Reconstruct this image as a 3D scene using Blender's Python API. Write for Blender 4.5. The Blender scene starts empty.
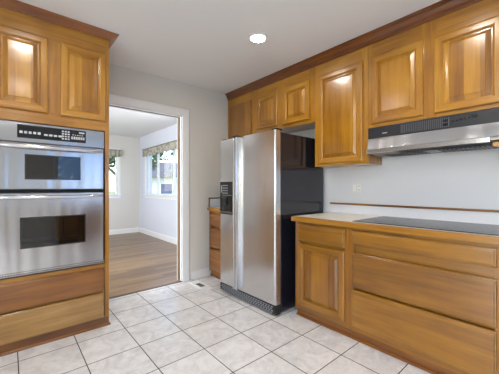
import bpy, math, random
from mathutils import Vector, Matrix
random.seed(7)
C = bpy.context.scene
COL = C.collection
R = math.radians

# ------------------------------------------------------------------ camera
cd = bpy.data.cameras.new('camera'); cam = bpy.data.objects.new('camera', cd); COL.objects.link(cam)
cam.location = (0, 0, 1.178)
cam.rotation_euler = (R(90), 0, -0.7093)
cd.sensor_width = 36; cd.lens = 280.24 / 499 * 36; cd.shift_y = 0.0006; cd.clip_start = 0.02; cd.clip_end = 300
C.camera = cam

# ------------------------------------------------------------------ world, sun, rear window daylight, added fill lights
w = bpy.data.worlds.new('sky'); C.world = w; w.use_nodes = True
wn = w.node_tree.nodes; wl = w.node_tree.links; wn.clear()
sky = wn.new('ShaderNodeTexSky'); sky.sky_type = 'NISHITA'; sky.sun_disc = False; sky.sun_elevation = R(42); sky.sun_rotation = R(-90)
bg = wn.new('ShaderNodeBackground'); bg.inputs[1].default_value = 0.7
wo = wn.new('ShaderNodeOutputWorld'); wl.new(sky.outputs[0], bg.inputs[0]); wl.new(bg.outputs[0], wo.inputs[0])

def light(name, kind, loc, rot, energy, color, size=None, size_y=None):
    l = bpy.data.lights.new(name, kind); o = bpy.data.objects.new(name, l); COL.objects.link(o)
    o.location = loc; o.rotation_euler = rot; l.energy = energy; l.color = color
    if kind == 'AREA':
        l.shape = 'RECTANGLE'; l.size = size; l.size_y = size_y or size
    return o
sun = light('sun', 'SUN', (-5, 0, 8), (0, R(-48), 0), 3.0, (1, .95, .88)); sun.data.angle = R(1)
light('daylight_rear_window', 'AREA', (1.60, -2.33, 1.52), (R(90), 0, 0), 12, (.30, .52, 1), 1.55, 1.2)
light('left_fill_light', 'AREA', (-1.93, -0.60, 1.12), (R(90), 0, R(-90)), 24, (.84, .90, 1), 3.1, 2.0)  # added fill for the right cabinets, no such source known
light('dining_fill_left', 'AREA', (-1.43, 4.15, 1.5), (R(90), 0, R(-90)), 120, (.84, .91, 1), 1.3, 1.5)  # added fill for the far room; its left wall has no window
light('dining_fill_right', 'AREA', (2.50, 4.2, 1.5), (R(90), 0, R(90)), 22, (.84, .91, 1), .8, 1.1)  # added fill in front of solid wall, no window here
LAMP = 150.0
C.view_settings.view_transform = 'Standard'; C.view_settings.look = 'None'
C.view_settings.gamma = 1; C.view_settings.use_curve_mapping = False
C.view_settings.exposure = 0.2

# ------------------------------------------------------------------ node helpers
def lin(c):
    return tuple(((x / 255) / 12.92 if x / 255 <= .04045 else ((x / 255 + .055) / 1.055) ** 2.4) for x in c) + (1,)
class NT:
    def __init__(s, name):
        s.m = bpy.data.materials.new(name); s.m.use_nodes = True
        s.t = s.m.node_tree; s.b = s.t.nodes['Principled BSDF']; s.out = s.t.nodes['Material Output']
    def n(s, kind, **kw):
        x = s.t.nodes.new(kind)
        for k, v in kw.items(): setattr(x, k, v)
        return x
    def l(s, a, b): s.t.links.new(a, b)
    def val(s, x, sock):
        if hasattr(x, 'default_value') or hasattr(x, 'links'): s.l(x, sock)
        else: sock.default_value = x
    def math(s, op, a, b=None, c=None):
        x = s.n('ShaderNodeMath', operation=op)
        s.val(a, x.inputs[0])
        if b is not None: s.val(b, x.inputs[1])
        if c is not None: s.val(c, x.inputs[2])
        return x.outputs[0]
    def mix(s, f, a, b, mode='MIX'):
        x = s.n('ShaderNodeMix', data_type='RGBA', blend_type=mode)
        s.val(f, x.inputs[0]); s.val(a, x.inputs[6]); s.val(b, x.inputs[7]); return x.outputs[2]
    def coords(s, which='Object'):
        return s.n('ShaderNodeTexCoord').outputs[which]
    def mapping(s, v, scale=(1, 1, 1), loc=None):
        x = s.n('ShaderNodeMapping'); s.l(v, x.inputs[0]); x.inputs['Scale'].default_value = scale
        if loc is not None: s.l(loc, x.inputs['Location'])
        return x.outputs[0]
    def noise(s, v, scale, detail=3, rough=.5, dist=0):
        x = s.n('ShaderNodeTexNoise'); s.l(v, x.inputs['Vector']); x.inputs['Scale'].default_value = scale
        x.inputs['Detail'].default_value = detail; x.inputs['Roughness'].default_value = rough; x.inputs['Distortion'].default_value = dist
        return x.outputs[0]
    def ramp(s, f, stops):
        x = s.n('ShaderNodeValToRGB'); e = x.color_ramp.elements
        while len(e) < len(stops): e.new(.5)
        for k, (p, c) in zip(e, stops): k.position = p; k.color = c
        s.l(f, x.inputs[0]); return x.outputs[0]
    def bump(s, h, strength, dist=.002):
        x = s.n('ShaderNodeBump'); x.inputs['Strength'].default_value = strength; x.inputs['Distance'].default_value = dist
        s.l(h, x.inputs['Height']); s.l(x.outputs[0], s.b.inputs['Normal'])
    def set(s, **kw):
        for k, v in kw.items(): s.b.inputs[k.replace('_', ' ')].default_value = v

def plain(name, rgb, rough=.5, metal=0, coat=0, spec=.5, var=0.0):
    t = NT(name); t.set(Base_Color=lin(rgb), Roughness=rough, Metallic=metal)
    t.b.inputs['Coat Weight'].default_value = coat; t.b.inputs['Specular IOR Level'].default_value = spec
    if var:
        n = t.noise(t.coords(), 6, 3)
        c = lin(rgb); d = tuple(x * (1 - var) for x in c[:3]) + (1,)
        t.l(t.mix(n, c, d), t.b.inputs['Base Color'])
    return t.m

def wood(name, dark, mid, light_, grain='z', board=.075, rough=.28, contrast=1.0, bw=.45):
    """varnished wood; grain runs along the local axis named in grain, boards lie side by side across it"""
    t = NT(name)
    co = t.coords(); rnd = t.n('ShaderNodeObjectInfo').outputs['Random']
    off = t.math('MULTIPLY', rnd, 37.0)
    comb = t.n('ShaderNodeCombineXYZ')
    for k in range(3): t.l(off, comb.inputs[k])
    sep = t.n('ShaderNodeSeparateXYZ'); t.l(co, sep.inputs[0])
    across = {'z': sep.outputs[0], 'x': sep.outputs[2], 'y': sep.outputs[2]}[grain]
    bi = t.math('FLOOR', t.math('ADD', t.math('DIVIDE', across, board), off))
    wnz = t.n('ShaderNodeTexWhiteNoise', noise_dimensions='1D'); t.l(bi, wnz.inputs['W'])
    b = wnz.outputs['Value']
    boff = t.n('ShaderNodeCombineXYZ'); bo = t.math('ADD', t.math('MULTIPLY', b, 9.0), off)
    for k in range(3): t.l(bo, boff.inputs[k])
    sc = {'z': (14, 14, 1.1), 'x': (1.1, 14, 14), 'y': (14, 1.1, 14)}[grain]
    v = t.mapping(co, sc, boff.outputs[0])
    n1 = t.noise(v, 1.3, 5, .55, .8)
    sf = {'z': (170, 170, 4), 'x': (4, 170, 170), 'y': (170, 4, 170)}[grain]
    n2 = t.noise(t.mapping(co, sf, boff.outputs[0]), 1, 2)
    n3 = t.noise(t.mapping(co, (3, 3, 3), comb.outputs[0]), 1.2, 2)
    f = t.math('ADD', t.math('MULTIPLY', t.math('SUBTRACT', n1, .5), 1.0 * contrast), .5)
    f = t.math('ADD', f, t.math('MULTIPLY', t.math('SUBTRACT', b, .5), bw))
    f = t.math('ADD', f, t.math('MULTIPLY', t.math('SUBTRACT', n2, .5), .22))
    f = t.math('ADD', f, t.math('MULTIPLY', t.math('SUBTRACT', n3, .5), .4))
    col = t.ramp(f, [(.12, lin(dark)), (.5, lin(mid)), (.88, lin(light_))])
    t.l(col, t.b.inputs['Base Color'])
    t.set(Roughness=rough); t.b.inputs['Coat Weight'].default_value = .7; t.b.inputs['Coat Roughness'].default_value = .17
    t.bump(n2, .06, .001)
    return t.m

D, Mi, Li = (104, 58, 5), (166, 112, 18), (202, 150, 46)
WV = wood('honey_wood_upright', D, Mi, Li, 'z', board=.6, bw=.15, contrast=.7)
WP = wood('honey_panel_wood', D, Mi, Li, 'z', board=.085, bw=.32, contrast=.6)
WH = wood('honey_wood_level', D, Mi, Li, 'x', board=.6, bw=.15, contrast=.7)
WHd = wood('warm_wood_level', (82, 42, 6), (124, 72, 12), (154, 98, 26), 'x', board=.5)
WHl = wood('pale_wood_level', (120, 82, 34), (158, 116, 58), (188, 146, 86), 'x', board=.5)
WHm = wood('dim_honey_wood_level', (92, 50, 4), (132, 86, 9), (166, 114, 24), 'x', board=.6, bw=.2, contrast=.8)  # honey wood darkened: the base cabinets' weaker light is in the colour
WVd = wood('dim_honey_wood_upright', (92, 50, 4), (138, 88, 10), (174, 120, 26), 'z', board=.085, bw=.25, contrast=.6)  # darkened honey wood for base doors, weaker light put into the colour
WVf = wood('dim_honey_frame_wood', (92, 50, 4), (134, 84, 10), (164, 110, 24), 'z', board=.6, bw=.15, contrast=.7)  # darkened honey wood for base frames, weaker light put into the colour
CRx = wood('crown_wood', (88, 42, 10), (134, 74, 20), (172, 106, 38), 'x', board=.4)
CRy = wood('crown_wood_along_y', (88, 42, 10), (134, 74, 20), (172, 106, 38), 'y', board=.4)
EDy = wood('edge_wood_along_y', (100, 56, 6), (144, 94, 12), (176, 122, 30), 'y', board=.4)
JAMB = wood('door_edge_wood', (104, 80, 54), (134, 106, 76), (156, 128, 96), 'z')

WALL = plain('wall_paint', (214, 210, 203), .7, spec=.3)
WALLC = plain('window_tinted_wall_paint', (216, 218, 226), .6, spec=.3)  # bluish window light on the right wall is put into its colour
CEIL = plain('ceiling_paint', (236, 235, 235), .8, spec=.2)
TRIM = plain('trim_paint', (232, 231, 230), .35)
BLACK = plain('black_enamel', (26, 26, 33), .16, spec=.6)
BLKP = plain('black_plastic', (20, 20, 22), .4)
BLKM = plain('charcoal_metal', (44, 46, 52), .35, metal=.3)
GLASSBLK = plain('black_glass', (8, 9, 12), .03, spec=.8)
COOK = plain('cooktop_glass', (38, 40, 50), .22, spec=.35)
WHITEP = plain('white_plastic', (232, 232, 230), .35)
INK = plain('pale_print', (188, 190, 195), .5)
DARKHOLE = plain('dark_slots', (18, 16, 15), .8)
CREAM = plain('valance_cloth', (214, 208, 190), .9)

def steel(name, axis, rough=.26, rgb=(200, 200, 202), wavy=False):
    t = NT(name); co = t.coords()
    n = t.noise(t.mapping(co, (1.2, 1.2, 1.2)), 1.5, 2)
    c = lin(rgb); d = tuple(x * .9 for x in c[:3]) + (1,)
    t.l(t.mix(n, c, d), t.b.inputs['Base Color'])
    t.set(Roughness=rough)
    big = t.noise(t.mapping(co, (7, 5, .7) if wavy else (3.5, 3.5, 1.2)), 1.2, 1)
    t.bump(big, 1.0 if wavy else .12, .012)
    t.set(Metallic=1.0); t.b.inputs['Anisotropic'].default_value = .5
    return t.m
STX = steel('brushed_steel_across', 'x', .20, (180, 180, 182), True)
STZ = steel('brushed_steel_fridge', 'x', .25, (218, 217, 217))
SIDEM = plain('fridge_side_enamel', (26, 27, 37), .14, spec=.7)
STH = plain('polished_steel', (214, 214, 216), .16, metal=1)
STD = plain('dull_steel', (150, 150, 152), .35, metal=1)

def tiles(name, sx, sy, ox, oy, gw, tile_a, tile_b, grout, rough=.3, vein=1.0):
    t = NT(name); co = t.coords(); s = t.n('ShaderNodeSeparateXYZ'); t.l(co, s.inputs[0])
    gx = t.math('DIVIDE', t.math('SUBTRACT', s.outputs[0], ox), sx)
    gy = t.math('DIVIDE', t.math('SUBTRACT', s.outputs[1], oy), sy)
    def edge(g, size):
        f = t.math('FRACT', g); d = t.math('MINIMUM', f, t.math('SUBTRACT', 1.0, f))
        return t.math('LESS_THAN', d, gw / 2 / size)
    g = t.math('MAXIMUM', edge(gx, sx), edge(gy, sy))
    cx = t.n('ShaderNodeCombineXYZ'); t.l(t.math('FLOOR', gx), cx.inputs[0]); t.l(t.math('FLOOR', gy), cx.inputs[1])
    wn_ = t.n('ShaderNodeTexWhiteNoise', noise_dimensions='3D'); t.l(cx.outputs[0], wn_.inputs[0])
    sh = t.n('ShaderNodeVectorMath', operation='SCALE'); t.l(wn_.outputs['Color'], sh.inputs[0]); sh.inputs['Scale'].default_value = 9
    ad = t.n('ShaderNodeVectorMath', operation='ADD'); t.l(co, ad.inputs[0]); t.l(sh.outputs[0], ad.inputs[1])
    n = t.noise(ad.outputs[0], 7, 5, .6, 1.6)
    n2 = t.noise(ad.outputs[0], 22, 3, .6, 2.0)
    f = t.math('ADD', t.math('MULTIPLY', n, .75), t.math('MULTIPLY', n2, .25))
    f = t.math('ADD', f, t.math('MULTIPLY', t.math('SUBTRACT', wn_.outputs['Value'], .5), .10))
    c = t.ramp(f, [(.30, lin(tile_b)), (.62 if vein else .5, lin(tile_a))])
    t.l(t.mix(g, c, lin(grout)), t.b.inputs['Base Color'])
    t.l(t.math('ADD', rough, t.math('MULTIPLY', g, .5)), t.b.inputs['Roughness'])
    t.bump(t.math('SUBTRACT', 1.0, g), .4, .002)
    return t.m
FLOORT = tiles('marbled_floor_tile', .345, .345, .3919, 2.1107, .0062, (240, 237, 233), (208, 205, 202), (58, 48, 40), .22)
CTILE = tiles('cream_counter_tile', .152, .152, 1.995, 1.69, .003, (236, 230, 214), (222, 214, 196), (202, 196, 182), .3)
BTILE = plain('white_backsplash_tile', (216, 218, 226), .35)

def planks():
    t = NT('oak_strip_floor'); co = t.coords(); s = t.n('ShaderNodeSeparateXYZ'); t.l(co, s.inputs[0])
    row = t.math('FLOOR', t.math('DIVIDE', s.outputs[1], .083))
    wn_ = t.n('ShaderNodeTexWhiteNoise', noise_dimensions='1D'); t.l(row, wn_.inputs['W'])
    xs = t.math('ADD', t.math('DIVIDE', s.outputs[0], 1.1), t.math('MULTIPLY', wn_.outputs['Value'], 7.3))
    cell = t.math('ADD', t.math('MULTIPLY', row, 13.7), t.math('FLOOR', xs))
    w2 = t.n('ShaderNodeTexWhiteNoise', noise_dimensions='1D'); t.l(cell, w2.inputs['W'])
    n = t.noise(t.mapping(co, (2, 34, 1)), 1.5, 4, .6, .6)
    f = t.math('ADD', t.math('MULTIPLY', n, .55), t.math('MULTIPLY', w2.outputs['Value'], .45))
    c = t.ramp(f, [(.2, lin((84, 60, 34))), (.55, lin((124, 94, 60))), (.85, lin((150, 120, 84)))])
    fy = t.math('FRACT', t.math('DIVIDE', s.outputs[1], .083))
    g = t.math('LESS_THAN', fy, .03)
    t.l(t.mix(g, c, lin((84, 56, 36))), t.b.inputs['Base Color'])
    t.set(Roughness=.34); t.b.inputs['Coat Weight'].default_value = .15; t.b.inputs['Coat Roughness'].default_value = .2
    return t.m
OAK = planks()

def glass():
    t = NT('window_glass'); tr = t.n('ShaderNodeBsdfTransparent'); gl = t.n('ShaderNodeBsdfGlossy'); gl.inputs['Roughness'].default_value = .02
    mx = t.n('ShaderNodeMixShader'); mx.inputs[0].default_value = .06
    t.l(tr.outputs[0], mx.inputs[1]); t.l(gl.outputs[0], mx.inputs[2]); t.l(mx.outputs[0], t.out.inputs[0]); return t.m
GLASS = glass()
def emit(name, rgb, s):
    t = NT(name); e = t.n('ShaderNodeEmission'); e.inputs[0].default_value = lin(rgb); e.inputs[1].default_value = s
    t.l(e.outputs[0], t.out.inputs[0]); return t.m
LAMPM = emit('lamp_glow', (255, 246, 236), LAMP)
GREENM = plain('lawn_grass', (120, 146, 84), .9, var=.4)
LEAFM = plain('tree_leaves', (96, 122, 92), .8, var=.5)
BARKM = plain('tree_bark', (92, 78, 66), .9, var=.3)
SIDING = plain('house_siding', (206, 204, 200), .8)
ROOFM = plain('roof_shingle', (100, 98, 104), .9, var=.3)

# ------------------------------------------------------------------ mesh helpers
class MB:
    def __init__(s): s.v = []; s.f = []; s.mi = []
    def face(s, idx, m=0): s.f.append(idx); s.mi.append(m)
    def box(s, a, b, m=0, bev=0.0):
        x0, x1 = sorted((a[0], b[0])); y0, y1 = sorted((a[1], b[1])); z0, z1 = sorted((a[2], b[2]))
        if bev:
            e = min(bev, (x1 - x0) / 3, (y1 - y0) / 3, (z1 - z0) / 3)
            n = len(s.v); idx = {}
            for i, (X, sx) in enumerate(((x0, 1), (x1, -1))):
                for j, (Y, sy) in enumerate(((y0, 1), (y1, -1))):
                    for k, (Z, sz) in enumerate(((z0, 1), (z1, -1))):
                        for ax in range(3):
                            p = [X + e * sx, Y + e * sy, Z + e * sz]; p[ax] = (X, Y, Z)[ax]
                            idx[(i, j, k, ax)] = len(s.v); s.v.append(tuple(p))
            q = lambda *k: [idx[x] for x in k]
            for i in (0, 1):
                s.face(q((i,0,0,0),(i,1,0,0),(i,1,1,0),(i,0,1,0))[::(1 if i else -1)], m)
                s.face(q((0,i,0,1),(1,i,0,1),(1,i,1,1),(0,i,1,1))[::(-1 if i else 1)], m)
                s.face(q((0,0,i,2),(1,0,i,2),(1,1,i,2),(0,1,i,2))[::(1 if i else -1)], m)
            for i in (0, 1):
                for j in (0, 1):
                    fl = 1 if i != j else -1
                    s.face(q((i,j,0,0),(i,j,1,0),(i,j,1,1),(i,j,0,1))[::-fl], m)
                    s.face(q((i,0,j,0),(i,1,j,0),(i,1,j,2),(i,0,j,2))[::-fl], m)
                    s.face(q((0,i,j,1),(1,i,j,1),(1,i,j,2),(0,i,j,2))[::fl * -1 if False else (fl)], m)
                    for k in (0, 1):
                        s.face(q((i,j,k,0),(i,j,k,1),(i,j,k,2))[::(1 if (i + j + k) % 2 else -1)], m)
            return s
        n = len(s.v)
        s.v += [(x0,y0,z0),(x1,y0,z0),(x1,y1,z0),(x0,y1,z0),(x0,y0,z1),(x1,y0,z1),(x1,y1,z1),(x0,y1,z1)]
        for q in ((0,3,2,1),(4,5,6,7),(0,1,5,4),(1,2,6,5),(2,3,7,6),(3,0,4,7)): s.face([n + k for k in q], m)
        return s
    def rings(s, x0, z0, x1, z1, prof, mh=0, mv=0, close=False, cap=None):
        """nested rectangles facing -y; prof = [(inset, y)]; bottom/top strips use mh, side strips use mv"""
        base = len(s.v)
        for i, y in prof: s.v += [(x0+i, y, z0+i), (x1-i, y, z0+i), (x1-i, y, z1-i), (x0+i, y, z1-i)]
        for k in range(len(prof) - 1 + (1 if close else 0)):
            a = base + 4 * k; b = base + 4 * ((k + 1) % len(prof))
            for q in range(4):
                r = (q + 1) % 4
                s.face([a + q, a + r, b + r, b + q], mh if q in (0, 2) else mv)
        if cap is not None:
            a = base + 4 * (len(prof) - 1); s.face([a, a + 1, a + 2, a + 3], cap)
            s.face([base + 3, base + 2, base + 1, base], cap)
        return s
    def prism(s, pts, axis, a, b, m=0):
        """pts 2-D polygon in the two other axes, extruded along axis from a to b"""
        n = len(pts); base = len(s.v)
        def P(p, t):
            return {'x': (t, p[0], p[1]), 'y': (p[0], t, p[1]), 'z': (p[0], p[1], t)}[axis]
        s.v += [P(p, a) for p in pts] + [P(p, b) for p in pts]
        for k in range(n): s.face([base + k, base + (k+1) % n, base + n + (k+1) % n, base + n + k], m)
        s.face([base + k for k in range(n)][::-1], m); s.face([base + n + k for k in range(n)], m)
        return s
    def tube(s, pts, rad, seg=12, m=0, sy=1.0):
        pts = [Vector(p) for p in pts]; base = len(s.v)
        for i, p in enumerate(pts):
            t = (pts[min(i+1, len(pts)-1)] - pts[max(i-1, 0)]).normalized()
            up = Vector((0, 0, 1)) if abs(t.z) < .9 else Vector((1, 0, 0))
            a = t.cross(up).normalized(); b = a.cross(t).normalized()
            r = rad[i] if isinstance(rad, (list, tuple)) else rad
            for k in range(seg):
                an = 2 * math.pi * k / seg; s.v.append(tuple(p + a * r * math.cos(an) + b * r * sy * math.sin(an)))
        for i in range(len(pts) - 1):
            for k in range(seg):
                q = (k + 1) % seg
                s.face([base + i*seg + k, base + i*seg + q, base + (i+1)*seg + q, base + (i+1)*seg + k], m)
        s.face([base + k for k in range(seg)][::-1], m); s.face([base + (len(pts)-1)*seg + k for k in range(seg)], m)
        return s
    def sweep(s, path, prof, z=0, m=0, mats=None):
        """mitred moulding: path of (x, y) points, prof = closed polygon of (out, height); out is to the right of travel"""
        base = len(s.v); n = len(prof); P = [Vector(p) for p in path]
        for i, p in enumerate(P):
            d0 = (P[i] - P[i-1]).normalized() if i else None
            d1 = (P[i+1] - P[i]).normalized() if i < len(P) - 1 else None
            n0 = Vector((d0.y, -d0.x)) if d0 else None; n1 = Vector((d1.y, -d1.x)) if d1 else None
            if n0 and n1: nn = (n0 + n1); nn = nn / nn.dot(n0)
            else: nn = n0 or n1
            for o, h in prof: s.v.append((p.x + nn.x * o, p.y + nn.y * o, z + h))
        for i in range(len(P) - 1):
            for k in range(n):
                q = (k + 1) % n
                s.face([base + i*n + k, base + (i+1)*n + k, base + (i+1)*n + q, base + i*n + q], mats[i] if mats else m)
        s.face([base + k for k in range(n)], m); s.face([base + (len(P)-1)*n + k for k in range(n)][::-1], m)
        return s
    def build(s, name, mats, parent=None, loc=(0, 0, 0), rotz=0, smooth=False):
        me = bpy.data.meshes.new(name); me.from_pydata(s.v, [], s.f)
        for m in (mats if isinstance(mats, (list, tuple)) else [mats]): me.materials.append(m)
        me.polygons.foreach_set('material_index', s.mi)
        if smooth: me.polygons.foreach_set('use_smooth', [True] * len(s.f))
        import bmesh
        bm = bmesh.new(); bm.from_mesh(me); bmesh.ops.recalc_face_normals(bm, faces=bm.faces); bm.to_mesh(me); bm.free()
        if smooth:
            try: me.set_sharp_from_angle(angle=R(40))
            except Exception: pass
        me.update()
        o = bpy.data.objects.new(name, me); COL.objects.link(o); o.location = loc; o.rotation_euler = (0, 0, rotz)
        if parent: o.parent = parent
        return o

def tag(o, label, cat, group=None, kind=None):
    o['label'] = label; o['category'] = cat
    if group: o['group'] = group
    if kind: o['kind'] = kind
    return o
def thing(name, label, cat, loc=(0, 0, 0), rotz=0, group=None):
    o = bpy.data.objects.new(name, None); o.empty_display_size = .1; COL.objects.link(o)
    o.location = loc; o.rotation_euler = (0, 0, rotz); return tag(o, label, cat, group)
def struct(o, label=None):
    o['kind'] = 'structure'
    if label: o['label'] = label
    return o

H = 2.487
XL, XR, YB, YF, YD = -2.0, 2.62, -2.4, 3.21, 7.52
# ------------------------------------------------------------------ the setting
struct(MB().box((XL, YB, -.06), (XR, YF, 0)).build('floor', FLOORT), 'marbled pale square floor tiles with dark grout')
struct(MB().box((XL, YF, -.06), (XR, YD, 0)).build('floor_dining', OAK), 'wood strip floor of the room beyond the doorway')
struct(MB().box((XL - .15, YB - .15, H), (XR + .15, YD + .15, H + .25)).build('ceiling', CEIL), 'flat white ceiling')
def wall_with_holes(name, axis, pos, thick, a0, a1, holes, mat=WALL, top=H):
    m = MB(); cuts = sorted(holes); cur = a0
    def bx(u0, u1, z0, z1):
        if u1 - u0 < 1e-5 or z1 - z0 < 1e-5: return
        if axis == 'x': m.box((pos, u0, z0), (pos + thick, u1, z1))
        else: m.box((u0, pos, z0), (u1, pos + thick, z1))
    for u0, u1, z0, z1 in cuts:
        bx(cur, u0, 0, top); bx(u0, u1, 0, z0); bx(u0, u1, z1, top); cur = u1
    bx(cur, a1, 0, top)
    return struct(m.build(name, mat))
DX0, DX1, DZ = .765, 1.645, 2.070
wall_with_holes('wall_far', 'y', YF, .12, XL, XR, [(DX0, DX1, 0, DZ)])
W1 = (4.90, 7.05, 1.00, 2.10); W2 = (1.25, 2.08, .99, 2.10); W3 = (.80, 2.42, .90, 2.14); W4 = (-2.2, 1.0, .08, 2.15)
wall_with_holes('wall_right', 'x', XR, .15, YB - .15, YD + .15, [W1], WALLC)
wall_with_holes('wall_back', 'y', YD, .15, XL, XR, [W2])
wall_with_holes('wall_rear', 'y', YB - .15, .15, XL, XR, [W3])
wall_with_holes('wall_left', 'x', XL - .15, .15, YB - .15, YD + .15, [W4])

def window(n, axis, pos, hole, panes, inward, casing=.06, sill=True, label=''):
    """axis 'x': the wall plane is x = pos and the window spans y; inward = direction into the room"""
    u0, u1, z0, z1 = hole
    root = bpy.data.objects.new('window_%d' % n, None); COL.objects.link(root); root.empty_display_size = .1
    struct(root, label)
    def B(m, a0, a1, d0, d1, zz0, zz1, bev=0):
        if axis == 'x': m.box((pos + inward*d0, a0, zz0), (pos + inward*d1, a1, zz1), 0, bev)
        else: m.box((a0, pos + inward*d0, zz0), (a1, pos + inward*d1, zz1), 0, bev)
    m = MB(); c = casing
    B(m, u0 - c, u0, .001, .016, z0 - .02, z1 + c); B(m, u1, u1 + c, .001, .016, z0 - .02, z1 + c); B(m, u0, u1, .001, .016, z1, z1 + c)
    B(m, u0 - c, u1 + c, .001, .012, z0 - .085, z0 - .02)
    m.build('window_frame', TRIM, root)
    m = MB(); B(m, u0 - c - .02, u1 + c + .02, .001, .045, z0 - .02, z0, .004); m.build('window_sill', TRIM, root)
    ed = [u0] + list(panes) + [u1]
    for k in range(len(ed) - 1):
        a, b = ed[k] + .002, ed[k+1] - .002; m = MB(); s = .028
        B(m, a, a+s, -.09, -.05, z0+.002, z1-.002); B(m, b-s, b, -.09, -.05, z0+.002, z1-.002)
        B(m, a+s, b-s, -.09, -.05, z0+.002, z0+s); B(m, a+s, b-s, -.09, -.05, z1-s, z1-.002)
        sa = m.build('sash', TRIM, root)
        m = MB(); B(m, a+s, b-s, -.073, -.067, z0+s, z1-s); m.build('pane', GLASS, sa)
    return root
window(1, 'x', XR, W1, [5.597, 6.45], -1, label='triple white window on the right wall of the far room')
window(2, 'y', YD, W2, [1.66], -1, label='white window on the end wall of the far room')
window(3, 'y', YB, W3, [1.60], 1, label='white kitchen window behind the viewer')
window(4, 'x', XL, W4, [-.55], 1, sill=False, label='added white glazed opening on the kitchen left wall, behind a fill light')  # unseen opening, added to house the left fill light

def baseboard(name, a, b, h=.10, t=.014):
    return struct(MB().sweep([a, b], [(0, 0), (t, 0), (t, h - .02), (t * .5, h), (0, h)], 0).build(name, TRIM))
baseboard('baseboard_far', (1.765, YF - .001), (2.035, YF - .001), .105)
baseboard('baseboard_dining_right', (XR - .001, YD - .018), (XR - .001, YF + .125), .12)
baseboard('baseboard_dining_back', (XL, YD - .001), (XR - .018, YD - .001), .12)
baseboard('baseboard_rear', (XR, YB + .001), (XL + .02, YB + .001))

# doorway: casing, jamb lining and the edge of the wooden pocket door
dr = bpy.data.objects.new('door_1', None); COL.objects.link(dr); dr.empty_display_size = .1; struct(dr, 'white cased doorway with a wooden pocket door slid into its right jamb')
cas = [(0, 0), (0, .016), (.055, .022), (.085, .022), (.10, .008), (.10, 0)]
m = MB()
pr = [(o, y) for o, y in cas]
def casing_run(m, path):   # path in x-z, outward = away from the opening
    base = len(m.v); n = len(cas)
    for (x, z), (nx, nz) in path:
        for o, y in cas: m.v.append((x + nx * o, YF - .001 - y, z + nz * o))
    for i in range(len(path) - 1):
        for k in range(n):
            q = (k + 1) % n; m.face([base + i*n + k, base + i*n + q, base + (i+1)*n + q, base + (i+1)*n + k])
    m.face([base + k for k in range(n)]); m.face([base + (len(path)-1)*n + k for k in range(n)])
casing_run(m, [((DX0, 0.001), (-1, 0)), ((DX0, DZ), (-1, 1)), ((DX1, DZ), (1, 1)), ((DX1, 0.001), (1, 0))])
m.build('door_casing', TRIM, dr)
m = MB(); e = .012
for y0, y1 in ((YF + .001, YF + .036), (YF + .084, YF + .119)):
    m.box((DX1 - e, y0, .001), (DX1 - .001, y1, DZ - e)); m.box((DX0 + .001, y0, DZ - e), (DX1 - .001, y1, DZ - .001))
m.box((DX0 + .001, YF + .001, .001), (DX0 + e, YF + .119, DZ - e))
m.build('door_jamb', TRIM, dr)
MB().box((DX1 - .026, YF + .040, .012), (DX1 - .001, YF + .080, DZ - .018), 0, .003).build('door_leaf', JAMB, dr)
MB().box((DX0 + e, YF + .0365, DZ - .006), (DX1 - .026, YF + .0835, DZ - .001)).build('door_track', DARKHOLE, dr)
struct(MB().box((DX0, YF - .012, .0005), (DX1, YF + .03, .008), 0, .003).build('trim_1', wood('threshold_wood', (70, 42, 24), (92, 58, 34), (116, 78, 48), 'x')), 'dark wooden threshold strip')

# ------------------------------------------------------------------ cabinets
def panel_door(parent, x0, z0, x1, z1, y=0.0, fw=.056, vm=None, hm=None, name='door'):
    """raised panel door standing in front of local y; faces -y"""
    vm = vm or WV; hm = hm or WH; t = .020
    w_, h_ = x1 - x0, z1 - z0; pm = WVd if vm is WVd else WP
    P = [(0, 0), (0, -.012), (.003, -.0165), (.008, -.0195), (.014, -t), (fw - .012, -t), (fw - .009, -.0188), (fw - .006, -.0150), (fw - .003, -.0118), (fw, -.0105), (fw, -.001)]
    d = MB().rings(0, 0, w_, h_, P, 1, 0, close=True).build(name, [vm, hm], parent, (x0, y - .001, z0))
    Q = [(fw + .0005, -.0015), (fw + .0005, -.0035), (fw + .008, -.0035), (fw + .030, -.0135), (fw + .033, -.0138), (fw + .035, -.0182)]
    MB().rings(0, 0, w_, h_, Q, 0, 0, cap=0).build('panel', pm, d)
    return d
def slab_front(parent, x0, z0, x1, z1, y=0.0, mat=None, name='drawer'):
    t = .0225
    P = [(0, 0), (0, -.012), (.003, -.0150), (.009, -.0155), (.0095, -.0195), (.014, -.0218), (.020, -t)]
    return MB().rings(0, 0, x1 - x0, z1 - z0, P, 0, 0, cap=0).build(name, mat or WHm, parent, (x0, y - .001, z0))
def frame(parent, x0, z0, x1, z1, stiles, rails, y=0.0, t=.019, sm=None, rm=None, reveal=0):
    """face frame: stiles = [(xa, xb)], rails = [(xa, xb, za, zb)]"""
    m = MB()
    for a, b in stiles: m.box((a, y, z0), (b, y + t, z1), 0, .001)
    for a, b, c, d in rails: m.box((a, y + (reveal if reveal and d - c < .10 and c > z0 + .001 and d < z1 - .001 else .0004), c), (b, y + t, d), 1)
    return m.build('face_frame', [sm or WV, rm or WH], parent)
def carcass(parent, x0, z0, x1, z1, depth, y=.0195, mat=None, name='body'):
    return MB().box((x0 + .001, y, z0), (x1 - .001, y + depth, z1)).build(name, mat or WV, parent)

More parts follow.
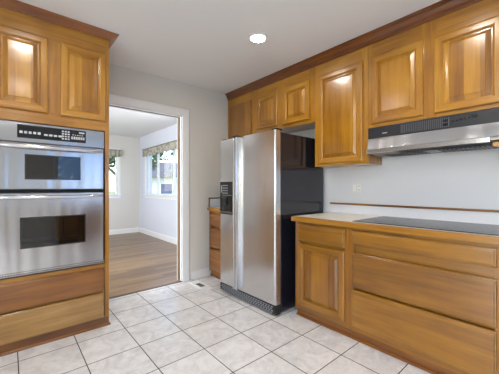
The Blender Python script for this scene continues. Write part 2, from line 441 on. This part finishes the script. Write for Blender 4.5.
XU = 2.35; DU = .248; TOPU = 2.420
def upper(y0, y1, zb, doors, label, name='wall_cabinet', slab=False):
    wd = y0 - y1
    r = thing(name, label, 'cabinet', (XU, y0, zb), -math.pi/2); h = TOPU - zb
    dl = [(y0 - a, y0 - b, z0 - zb, z1 - zb) for a, b, z0, z1 in doors]
    st = [(0, dl[0][0] + .012)] + [(dl[k][1] - .012, dl[k+1][0] + .012) for k in range(len(dl)-1)] + [(dl[-1][1] - .012, wd)]
    rl = []
    for k in range(len(st) - 1):
        a, b = st[k][1], st[k+1][0]; rl += [(a, b, 0, dl[k][2] + .012), (a, b, dl[k][3] - .012, h)]
    frame(r, 0, 0, wd, h, st, rl); carcass(r, 0, 0, wd, h, DU)
    for a, b, z0, z1 in dl:
        if slab: slab_front(r, a, z0, b, z1, 0, WVd, 'door')
        else: panel_door(r, a, z0, b, z1)
    return r
upper(3.204, 2.664, 1.384, [(3.165, 2.690, 1.405, 2.295)], 'plain flat-doored wall cabinet in the corner behind the refrigerator', slab=True)
upper(2.662, 1.722, 1.842, [(2.590, 2.238, 1.890, 2.287), (2.150, 1.782, 1.878, 2.280)], 'short two-door wall cabinet above the refrigerator')
upper(1.720, 1.167, 1.384, [(1.678, 1.212, 1.406, 2.280)], 'tall single-door wall cabinet between the refrigerator and the range hood')
upper(1.165, .262, 1.686, [(1.138, .740, 1.713, 2.280), (.671, .290, 1.713, 2.262)], 'wide two-door wall cabinet directly above the range hood')
upper(.260, -.50, 1.384, [(.220, -.110, 1.406, 2.262), (-.150, -.46, 1.406, 2.262)], 'tall wall cabinet past the right end of the range hood')

CP = [(0, -.022), (.006, -.020), (.009, -.014), (.006, -.008), (.006, 0), (.012, .004), (.012, .014), (.020, .022), (.032, .040), (.038, .044), (.038, .052), (.044, .055), (.052, .060), (.052, .0655), (0, .0655)]
tag(MB().sweep([(XU - .0005, 3.204), (XU - .0005, -.50)][::1], CP, 2.4205).build('crown_molding', CRy), 'long dark reddish crown molding along the tops of the right wall cabinets', 'molding')

# base cabinets on the right
XB = 2.01
def base(y0, y1, label, fronts, name='base_cabinet', x=XB, zt=.868):
    wd = y0 - y1; r = thing(name, label, 'cabinet', (x, y0, 0), -math.pi/2)
    zb = .075
    xs = (min(f[1] for f in fronts), max(f[2] for f in fronts))
    a, b = y0 - xs[1] + .012, y0 - xs[0] - .012
    fs = sorted(fronts, key=lambda f: f[3])
    rl = [(a, b, zb, fs[0][3] + .012)] + [(a, b, fs[k][4] - .012, fs[k+1][3] + .012) for k in range(len(fs)-1)] + [(a, b, fs[-1][4] - .012, zt)]
    frame(r, 0, zb, wd, zt, [(0, a), (b, wd)], rl, reveal=.016, sm=WVf, rm=WHm); carcass(r, 0, zb, wd, zt, XR - .003 - x - .0195, mat=WVf)
    MB().box((.001, .030, .001), (wd - .001, .05, zb - .001)).build('toe_kick', WHd, r)
    MB().prism([(.030, .001), (.012, .001), (.014, .010), (.022, .017), (.030, .019)], 'x', .001, wd - .001).build('shoe_molding', WHd, r)
    for kind, ya, yb, z0, z1, *mt in fronts:
        if kind == 'door': panel_door(r, y0 - yb, z0, y0 - ya, z1, vm=WVd, hm=WHm)
        else: slab_front(r, y0 - yb, z0, y0 - ya, z1, 0, mt[0] if mt else WHm)
    return r
base(1.690, 1.146, 'narrow base cabinet with one drawer over a raised panel door, beside the refrigerator',
     [('drawer', 1.178, 1.651, .704, .852, WHm), ('door', 1.184, 1.651, .117, .676)])
base(1.144, .252, 'wide base cabinet of three long drawers under the black cooktop',
     [('drawer', .278, 1.119, .742, .846, WHm), ('drawer', .278, 1.119, .412, .676, WHm), ('drawer', .278, 1.119, .115, .396, WHm)])
base(.250, -.50, 'base cabinet past the right end of the cooktop drawers', [('drawer', -.47, .222, .704, .852), ('door', -.47, .222, .117, .676)])
base(3.190, 2.680, 'small three-drawer base cabinet in the corner between doorway and refrigerator',
     [('drawer', 2.71, 3.16, .676, .842, WHd), ('drawer', 2.71, 3.16, .40, .645, WHd), ('drawer', 2.71, 3.16, .10, .37, WHd)], x=2.03)

rb = thing('base_cabinet', 'wooden base cabinet under the rear kitchen window behind the viewer', 'cabinet', (2.42, -1.80, 0), math.pi)
frame(rb, 0, .075, 1.64, .868, [(0, .04), (.80, .84), (1.60, 1.64)], [(.04, .80, .075, .12), (.84, 1.60, .075, .12), (.04, .80, .84, .868), (.84, 1.60, .84, .868)])
carcass(rb, 0, .075, 1.64, .868, .575)
for a in (.03, .43, .83, 1.23): panel_door(rb, a, .11, a + .38, .852, vm=WVd, hm=WHm)
MB().box((.001, .030, .001), (1.639, .05, .074)).build('toe_kick', WHd, rb)
MB().box((-.01, -.03, .869), (1.65, .596, .90), 0, .004).build('counter_slab', CTILE, rb)
def worktop(y0, y1, label, x=1.974):
    r = thing('worktop', label, 'countertop', (x, y0, .869), 0)
    MB().box((.024, y1 - y0, .001), (XR - .003 - x, 0, .0425)).build('tile_top', CTILE, r).location = (0, 0, 0)
    m = MB().prism([(0, .004), (.004, 0), (.0235, 0), (.0235, .043), (.008, .043), (0, .036)], 'y', y1 - y0, 0)
    m.build('wood_edge', EDy, r)
    return r
worktop(1.712, -.52, 'cream tiled worktop with wooden front edge under the range hood')
worktop(3.20, 2.668, 'small worktop on the corner drawer cabinet left of the refrigerator', 2.005)

def splash(y0, y1, label):
    r = thing('backsplash', label, 'backsplash', (XR, y0, .9122))
    MB().box((-.012, y1 - y0, .0003), (-.002, 0, .088)).build('tile_strip', BTILE, r)
    MB().box((-.022, y1 - y0, .0885), (-.002, 0, .106), 0, .002).build('wood_cap', EDy, r)
splash(1.712, -.52, 'low white backsplash capped by a thin wood strip behind the cooktop')
r = thing('backsplash', 'low backsplash with wood strip on the wall left of the refrigerator', 'backsplash', (2.03, YF, .9122))
MB().box((.014, -.012, .0003), (.55, -.002, .112)).build('tile_strip', BTILE, r)
MB().box((0, -.020, .1125), (.55, -.002, .126), 0, .002).build('wood_cap', WHd, r)
MB().box((0, -.020, .0003), (.0135, -.002, .112), 0, .002).build('wood_end', WVd, r)

# ------------------------------------------------------------------ cooktop
r = thing('cooktop', 'black glass cooktop set into the tiled worktop', 'cooktop', (2.03, 1.135, .9124))
MB().box((0, -.905, 0), (.545, 0, .005), 0, .002).build('glass_top', COOK, r)
def disc(m, x, y, z, r0, r1, n=40):
    b = len(m.v)
    for k in range(n):
        a = 2*math.pi*k/n; m.v += [(x + r0*math.cos(a), y + r0*math.sin(a), z), (x + r1*math.cos(a), y + r1*math.sin(a), z)]
    for k in range(n):
        q = (k+1) % n; m.face([b+2*k, b+2*k+1, b+2*q+1, b+2*q])
RING = plain('burner_print', (70, 72, 80), .3)
for x, y, q in ((.16, -.18, .09), (.40, -.19, .075), (.16, -.60, .075), (.40, -.60, .10)):
    m = MB(); disc(m, x, y, .0055, q - .004, q); disc(m, x, y, .0055, q*.5, q*.5 + .002); m.build('burner_ring', RING, r)

# ------------------------------------------------------------------ range hood
HY0, HY1 = 1.160, .266; HX = 2.334
r = thing('range_hood', 'stainless under-cabinet range hood with black control band', 'range hood', (HX, HY0, 1.47), -math.pi/2)
L = HY0 - HY1
MB().prism([(.016, .117), (.016, .214), (.272, .214), (.272, -.018), (.050, -.018), (.030, .000), (.010, .010), (.010, .117)], 'x', 0, L).build('hood_body', STD, r)
MB().box((0, 0, .120), (L, .0155, .211), 0, .002).build('control_band', BLKM, r)
m = MB().prism([(.0095, .1195), (-.001, .119), (-.016, .030), (-.006, .030), (.0095, .11)], 'x', 0, L); m.build('visor', STX, r)
m = MB().prism([(-.018, .0295), (-.024, .026), (-.024, -.004), (-.018, -.008), (.022, -.008), (.022, .000), (.006, .006), (.006, .0295)], 'x', -.004, L - .09); m.build('front_lip', STH, r)
m = MB()
for k in range(26): m.box((.265 + k*.0125, -.002, .132), (.270 + k*.0125, -.0005, .200))
m.build('vent_slats', plain('slat_grey', (84, 86, 94), .4), r)
m = MB().box((.12, -.002, .150), (.16, -.0003, .156)); m.build('badge', INK, r)
for x, z in ((.545, .178), (.545, .150)): MB().box((x, -.006, z - .008), (x + .03, -.0004, z + .008), 0, .003).build('control_knob', BLACK, r)
m = MB()
for k in range(5): m.box((.60 + k*.022, -.002, .160 + k*.002), (.612 + k*.022, -.0004, .172 + k*.002))
m.box((.71, -.004, .168), (.74, -.0004, .186)); m.build('control_marks', BLACK, r)
for a in (.10, .50):
    m = MB()
    for k in range(12): m.box((a + k*.026, .06, -.0225), (a + .012 + k*.026, .24, -.0185))
    m.build('grease_filter', BLKM, r)
tag(MB().box((HX + .004, .346, 1.438), (HX + .03, .268, 1.4655), 0, .002).build('filler_block', WH), 'small wooden filler block under the right end of the range hood', 'filler')

# ------------------------------------------------------------------ refrigerator
FX, FY0, FY1 = 1.83, 2.650, 1.775
r = thing('refrigerator', 'stainless side-by-side refrigerator with black sides and ice dispenser', 'refrigerator', (FX, FY0, 0), -math.pi/2)
FW = FY0 - FY1; SP = .322
MB().box((.004, .078, .02), (FW - .004, .752, 1.688), 0, .004).build('body', SIDEM, r)
MB().box((.01, .070, .085), (FW - .01, .0775, 1.685)).build('door_gasket', BLKP, r)
def fdoor(x0, x1, z0, z1, name, hole=None):
    m = MB(); n = 8; rr = .018
    prof = [(x0, .069), (x0, .018)]
    for k in range(n + 1):
        a = math.pi/2 * k/n; prof.append((x0 + rr - rr*math.cos(a), .018 - rr*math.sin(a) ))
    for k in range(n + 1):
        a = math.pi/2 * (1 - k/n); prof.append((x1 - rr + rr*math.cos(a), .018 - rr*math.sin(a)))
    prof.append((x1, .069))
    m.prism(prof, 'z', z0, z1); return m.build(name, STZ, r, smooth=True)
fl = fdoor(0, SP - .002, .104, 1.705, 'freezer_door')
fr = fdoor(SP + .002, FW, .104, 1.705, 'refrigerator_door')
def fhandle(x, par, s):
    m = MB(); pts = [(-.014*s, 0), (-.012*s, -.030), (-.004*s, -.042), (.008*s, -.042), (.013*s, -.034), (.012*s, 0)]
    m.prism([(x + a, b - .0005) for a, b in pts], 'z', .112, 1.700)
    o = m.build('handle', STH, par, smooth=True)
    MB().prism([(x + a*1.15, b*1.02 - .0008) for a, b in pts], 'z', 1.7005, 1.716).build('handle_cap', BLKP, o)
fhandle(SP - .020, fl, -1); fhandle(SP + .026, fr, 1)
# dispenser on the freezer door
d = MB(); x0, x1, z0, z1 = .012, .252, .880, 1.238
d.rings(x0, z0, x1, z1, [(0, -.0005), (0, -.006), (.006, -.009), (.014, -.009), (.016, -.004)], 0, 0)
dm = d.build('dispenser_panel', BLKP, fl)
MB().box((x0 + .014, -.006, 1.092), (x1 - .014, -.0012, z1 - .014)).build('dispenser_controls', BLKP, dm)
m = MB()
for k in range(4):
    for q in range(3): m.box((x0 + .05 + q*.036, -.0075, 1.108 + k*.028), (x0 + .070 + q*.036, -.0062, 1.119 + k*.028))
m.box((x0 + .020, -.0075, 1.118), (x0 + .034, -.0062, 1.20)); m.build('dispenser_buttons', INK, dm)
MB().box((x0 + .016, -.0035, z0 + .030), (x1 - .016, -.0012, 1.088)).build('dispenser_recess', GLASSBLK, dm)
MB().prism([(-.0035, .99), (-.014, .985), (-.012, 1.05), (-.0035, 1.075)], 'x', x0 + .07, x0 + .125).build('dispenser_lever', BLKM, dm)
m = MB()
m.prism([(-.0035, .892), (-.016, .894), (-.018, .910), (-.0035, .912)], 'x', x0 + .014, x1 - .014); m.build('drip_tray', STD, dm)
# toe grille with slots
m = MB().prism([(.022, .008), (.006, .016), (.002, .092), (.010, .100), (.0695, .100), (.0695, .008)], 'x', .004, FW - .004)
g = m.build('toe_grille', BLKP, r)
m = MB()
for q in range(4):
    for k in range(23): m.box((.03 + k*.0355 + (q % 2)*.012, -.003 + (3-q)*.0008, .022 + q*.019), (.050 + k*.0355 + (q % 2)*.012, .0065, .031 + q*.019))
m.build('grille_louver', plain('grille_grey', (150, 152, 156), .4), g)
m = MB()
for a in (.004, FW - .07): MB().box((a, .02, 1.7055), (a + .066, .10, 1.722), 0, .004).build('hinge_cover', BLKP, r)
m = MB()
for x in (.04, FW - .06): MB().box((x, .05, .001), (x + .03, .08, .0115), 0, .002).build('leveling_foot', BLKP, r)

# ------------------------------------------------------------------ oven cabinet with double oven
OX0, OX1, OY = -.125, .652, 2.61
r = thing('oven_cabinet', 'tall oven cabinet beside the doorway with two doors above and two drawers below', 'cabinet', (OX0, OY, 0))
OW = OX1 - OX0
def ox(x): return x - OX0
ZT = 2.438
MB().box((0, .0195, 0.001), (.018, (YF - OY - .004), ZT)).build('side_panel', WV, r)
MB().box((OW - .018, .0195, 0.001), (OW, (YF - OY - .004), ZT)).build('side_panel', WV, r)
MB().box((.0185, .0195, 1.668), (OW - .0185, (YF - OY - .004), ZT)).build('upper_body', WV, r)
MB().box((.0185, .0195, .072), (OW - .0185, (YF - OY - .004), .512)).build('lower_body', WV, r)
m = MB()
m.box((0, 0, .076), (.034, .019, ZT), 0, .001); m.box((OW - .032, 0, .076), (OW, .019, ZT), 0, .001)
a, b = .034, OW - .032
for c, dd in ((1.656, 1.752), (2.29, ZT), (.502, .530), (.286, .302), (.076, .09)): m.box((a, .014 if c == .286 else .0004, c), (b, .019, dd), 1)
m.box((ox(.215), 0, 1.752), (ox(.310), .019, 2.29), 0)
m.box((ox(-.06), .006, 1.752), (ox(.215), .019, 2.29), 0); m.box((ox(.31), .006, 1.752), (ox(.6), .019, 2.29), 0)
m.box((a, .014, .09), (b, .019, .286), 1); m.box((a, .014, .302), (b, .019, .50), 1)
m.build('face_frame', [WV, WH], r)
panel_door(r, ox(-.098), 1.735, ox(.225), 2.306); panel_door(r, ox(.302), 1.735, ox(.625), 2.306)
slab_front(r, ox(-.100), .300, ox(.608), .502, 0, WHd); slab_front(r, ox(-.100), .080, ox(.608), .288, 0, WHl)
MB().box((0, .004, .001), (OW, .019, .0755)).build('plinth', WHd, r)
MB().sweep([(0, .0035), (OW + .0005, .0035), (OW + .0005, (YF - OY - .004))], [(0, 0), (.012, 0), (.010, .010), (.004, .016), (0, .018)], .001).build('shoe_molding', WHd, r)
CPL = [(0, 0), (.008, 0), (.012, .006), (.018, .009), (.030, .018), (.046, .030), (.052, .033), (.055, .038), (.064, .041), (.066, .0465), (0, .0465)]
m = MB().sweep([(0, 0), (OW, 0), (OW, (YF - OY - .004))], CPL, 2.4388, mats=[0, 1])
m.build('crown_molding', [CRx, CRy], r)

r = thing('double_wall_oven', 'stainless double wall oven built into the tall cabinet', 'oven', (.262, OY, .535))
hw = .352
def bx(a, b, m=0, bev=0): return MB().box(a, b, m, bev)
MB().box((-.345, .02, .002), (.345, .56, 1.112)).build('oven_box', STD, r)
bx((-hw, -.004, .972), (hw, .018, 1.114), 0, .003).build('control_panel', STX, r)
cp = bx((-.218, -.0075, 1.002), (.214, -.0045, 1.098), 0, .001).build('control_display', GLASSBLK, r)
m = MB()
random.seed(3)
for k in range(5): m.box((-.205 + k*.026, -.0085, 1.034), (-.187 + k*.026, -.0077, 1.052))
for k in range(4): m.box((-.062 + k*.030, -.0085, 1.030), (-.040 + k*.030, -.0077, 1.044))
for q in range(4):
    for k in range(3): m.box((.050 + k*.019, -.0085, 1.016 + q*.019), (.063 + k*.019, -.0077, 1.027 + q*.019))
for k in range(6): m.box((.112 + k*.016, -.0085, 1.024), (.124 + k*.016, -.0077, 1.046))
for k in range(5): m.box((.120 + k*.016, -.0085, 1.056), (.129 + k*.016, -.0077, 1.062))
m.box((.165, -.0085, 1.074), (.203, -.0077, 1.086)); m.build('control_print', INK, cp)
def odoor(z0, z1, wz0, wz1, wx0, wx1, lab):
    dd = bx((-hw + .006, -.030, z0), (hw - .010, .014, z1), 0, .006).build('oven_door', STX, r)
    f = MB().rings(wx0 - .006, wz0 - .006, wx1 + .006, wz1 + .006, [(0, -.0302), (0, -.0325), (.002, -.0335), (.0055, -.0335), (.0055, -.0302)], 0, 0).build('window_bezel', BLKP, dd)
    bx((wx0, -.0335, wz0), (wx1, -.0303, wz1)).build('oven_window', GLASSBLK, dd)
    n = 24; zc = z1 - .028
    pts = []; 
    for k in range(n + 1):
        u = k / n * 2 - 1; pts.append((u * (hw - .022), -.042 - .026 * (1 - u*u), zc - .004*(1-u*u)))
    h = MB().tube(pts, [.015 if 1 < k < n - 1 else .010 for k in range(n+1)], 14, 0, 1.0).build('handle', STH, dd, smooth=True)
    for sx in (-1, 1): MB().box((sx*(hw - .045) - .010, -.045, zc - .010), (sx*(hw - .045) + .010, -.0305, zc + .010), 0, .002).build('handle_bracket', STH, h)
odoor(.627, .966, .706, .876, -.170, .166, 'u')
odoor(.034, .602, .207, .420, -.196, .202, 'l')
bx((-hw + .004, -.012, .6025), (hw - .006, .016, .6265)).build('door_gap_seal', DARKHOLE, r)
bx((-hw, -.002, .004), (hw, .018, .031), 0, .002).build('bottom_trim', STX, r)
m = MB()
for k in range(44): m.box((-hw + .02 + k*.0155, -.0035, .012), (-hw + .030 + k*.0155, -.0022, .020))
m.build('vent_slots', DARKHOLE, r)

# ------------------------------------------------------------------ recessed ceiling lamps
def lathe(m, prof, n=40, mi=0):
    b = len(m.v)
    for r_, z in prof:
        for k in range(n): m.v.append((r_*math.cos(2*math.pi*k/n), r_*math.sin(2*math.pi*k/n), z))
    for i in range(len(prof)-1):
        for k in range(n):
            q = (k+1) % n; m.face([b+i*n+k, b+i*n+q, b+(i+1)*n+q, b+(i+1)*n+k], mi)
    return m
def can(x, y, label):
    t = thing('recessed_lamp', label, 'ceiling light', (x, y, H), 0, 'recessed kitchen ceiling lamps')
    lathe(MB(), [(.062, -.001), (.064, -.007), (.078, -.006), (.086, -.001)]).build('trim_ring', TRIM, t, smooth=True)
    m = MB(); b = 0
    for k in range(40): m.v.append((.0615*math.cos(2*math.pi*k/40), .0615*math.sin(2*math.pi*k/40), -.003))
    m.face(list(range(40))[::-1]); m.build('lens', LAMPM, t)
can(1.657, 1.816, 'round recessed ceiling lamp nearest the refrigerator, the lit one in view')
can(1.657, .50, 'round recessed ceiling lamp in front of the range hood')
can(.10, 1.86, 'round recessed ceiling lamp in front of the oven cabinet')
can(.10, .50, 'round recessed ceiling lamp above the middle of the kitchen')
can(-1.30, .50, 'round recessed ceiling lamp near the left kitchen wall')
can(.10, -1.2, 'round recessed ceiling lamp near the rear kitchen window')

# ------------------------------------------------------------------ outlet, floor vent, valances
r = thing('wall_outlet', 'white double outlet plate on the wall above the worktop', 'outlet', (XR, 1.415, 1.171), -math.pi/2)
MB().box((-.046, -.006, -.055), (.046, -.001, .055), 0, .002).build('cover_plate', plain('outlet_plate_white', (218, 219, 224), .4), r)
for sx in (-1, 1):
    m = MB().box((sx*.024 - .016, -.0085, -.034), (sx*.024 + .016, -.0062, .034), 0, .001); s_ = m.build('socket' if sx > 0 else 'switch_rocker', WHITEP, r)
    if sx > 0:
        for z in (-.018, .018):
            for dx in (-.006, .006): MB().box((sx*.024 + dx - .0012, -.0091, z - .005), (sx*.024 + dx + .0012, -.0086, z + .005)).build('slot', DARKHOLE, s_)
    else: MB().box((sx*.024 - .008, -.0094, -.016), (sx*.024 + .008, -.0086, .016)).build('rocker_face', TRIM, s_)
r = thing('floor_vent', 'white metal floor register in the tile by the doorway', 'vent', (1.745, 2.95, .0006), 0)
m = MB(); m.box((-.062, -.19, 0), (.062, -.08, .005)); m.box((-.062, .06, 0), (.062, .17, .005)); m.box((-.062, -.08, 0), (-.032, .06, .005)); m.box((.032, -.08, 0), (.062, .06, .005))
m.build('vent_plate', WHITEP, r)
MB().box((-.031, -.079, 0), (.031, .059, .001)).build('vent_shadow_pan', plain('vent_pan_grey', (84, 82, 80), .6), r)
m = MB()
for k in range(11): m.box((-.031, -.074 + k*.0125, .0012), (.031, -.071 + k*.0125, .0045))
m.build('vent_louver', plain('vent_grey', (120, 118, 114), .5), r)

def cloth():
    t = NT('shaded_patterned_valance'); v = t.mapping(t.coords(), (9, 9, 9)); n = t.noise(v, 1.5, 2, .5, 1)
    t.l(t.ramp(n, [(.38, lin((128, 124, 112))), (.55, lin((176, 171, 156)))]), t.b.inputs['Base Color']); t.set(Roughness=.9); return t.m  # cloth tones darkened, the shade it hangs in is put into the colour
VAL = cloth()
def valance(name, axis, a0, a1, pos, inward, z0, z1, label):
    m = MB(); n = int((a1 - a0) / .02); cols = []
    for k in range(n + 1):
        a = a0 + (a1 - a0)*k/n; f = .055 + .012*math.sin(k*1.3); sc = .028*abs(math.sin(math.pi*k*.02/.24))
        cols.append((a, f, z0 + .03 - sc))
    for a, f, zb in cols:
        for off in (0, .006):
            d = pos + inward*(f + off)
            for z in (zb, z1): m.v.append((d, a, z) if axis == 'x' else (a, d, z))
    for k in range(n):
        q = 4*k
        for i, j in ((0, 1), (1, 3), (3, 2), (2, 0)): m.face([q+i, q+j, q+4+j, q+4+i])
    for q in (0, 4*n): m.face([q, q+1, q+3, q+2])
    root = thing(name, label, 'valance', ((pos + inward*.02, (a0+a1)/2, z1) if axis == 'x' else ((a0+a1)/2, pos + inward*.02, z1)))
    o = m.build('cloth', VAL, root); o.matrix_parent_inverse = Matrix.Translation(-Vector(root.location))
    m = MB()
    if axis == 'x': m.box((pos + inward*.017, a0, z1 + .001), (pos + inward*.075, a1, z1 + .014))
    else: m.box((a0, pos + inward*.017, z1 + .001), (a1, pos + inward*.075, z1 + .014))
    o = m.build('valance_board', plain('valance_board_grey', (120, 116, 106), .7), root); o.matrix_parent_inverse = Matrix.Translation(-Vector(root.location))
valance('window_valance', 'x', 4.83, 7.12, XR, -1, 1.93, 2.115, 'patterned cream valance over the triple window on the right wall')
valance('window_valance', 'y', 1.18, 2.16, YD, -1, 1.93, 2.10, 'cream valance over the window on the end wall')

# ------------------------------------------------------------------ outdoors
struct(MB().box((-60, -60, -.7), (90, 110, -.5)).build('ground', GREENM), 'green lawn outside the windows')
import bmesh
from mathutils import noise as mn
def tree(x, y, hgt, rad, label, seed):
    t = thing('tree', label, 'tree', (x, y, -.5), 0, 'trees outside the windows'); rng = random.Random(seed)
    m = MB().tube([(0, 0, 0), (.05, .02, hgt*.3), (.1, -.05, hgt*.7)], [.22, .16, .08], 10)
    for k in range(5):
        a = k*1.256 + seed; m.tube([(.06, 0, hgt*.35 + k*.25), (math.cos(a)*rad*.6, math.sin(a)*rad*.6, hgt*.6 + k*.15)], [.08, .03], 6)
    m.build('trunk', BARKM, t)
    m = MB()
    for k in range(2600):
        u = rng.gauss(0, 1), rng.gauss(0, 1), rng.gauss(0, 1); d = Vector(u).normalized() * rad * (rng.random() ** .45)
        d *= 1 + .35*mn.noise(Vector(d)*.9)
        c = Vector((d.x, d.y, d.z*.8 + hgt*.72)); s_ = rng.uniform(.10, .22)
        n_ = Vector((rng.gauss(0,1), rng.gauss(0,1), rng.gauss(0,1))).normalized(); a = n_.orthogonal().normalized()*s_; b = n_.cross(a)*.6
        q = len(m.v); m.v += [tuple(c-a), tuple(c-b), tuple(c+a), tuple(c+b)]; m.face([q, q+1, q+2, q+3])
    m.build('crown', LEAFM, t)
tree(7.8, 22.5, 7.0, 2.6, 'leafy tree seen through the left part of the triple window', 1)
tree(15.8, 24.5, 8.5, 2.6, 'leafy tree beside the neighbouring house', 2)
tree(4.2, 15.0, 6.0, 2.3, 'leafy tree seen through the end wall window', 3)
tree(22.5, 24.0, 10., 3.6, 'tall tree far to the right of the neighbouring house', 4)
tree(2.1, -8.6, 5.2, 3.0, 'added leafy tree straight outside the rear kitchen window, blocking the sky', 5)  # unseen, added to cover bright sky in the oven glass reflection
tree(9.5, -9.0, 6.5, 2.5, 'added leafy tree outside the rear kitchen window, blocking sky farther to the side', 6)  # unseen, added with the nearer tree to block sky
r = thing('neighbouring_house', 'pale neighbouring house seen through the triple window', 'house', (14.5, 32.5, -.5), R(-25))
MB().box((-5, 0, 0), (5, 7, 2.9)).build('house_wall', SIDING, r)
MB().prism([(-.5, 2.9), (7.5, 2.9), (3.5, 5.0)], 'x', -5.5, 5.5).build('house_roof', ROOFM, r)
PANE = plain('far_pane', (88, 92, 130), .15, spec=.8)
for x in (-3.4, -.6, 2.2):
    f = MB().box((x - .08, -.05, .82), (x + 1.38, -.001, 2.18)).build('house_window', TRIM, r)
    MB().box((x, -.07, .9), (x + 1.3, -.051, 2.1)).build('house_pane', PANE, f)
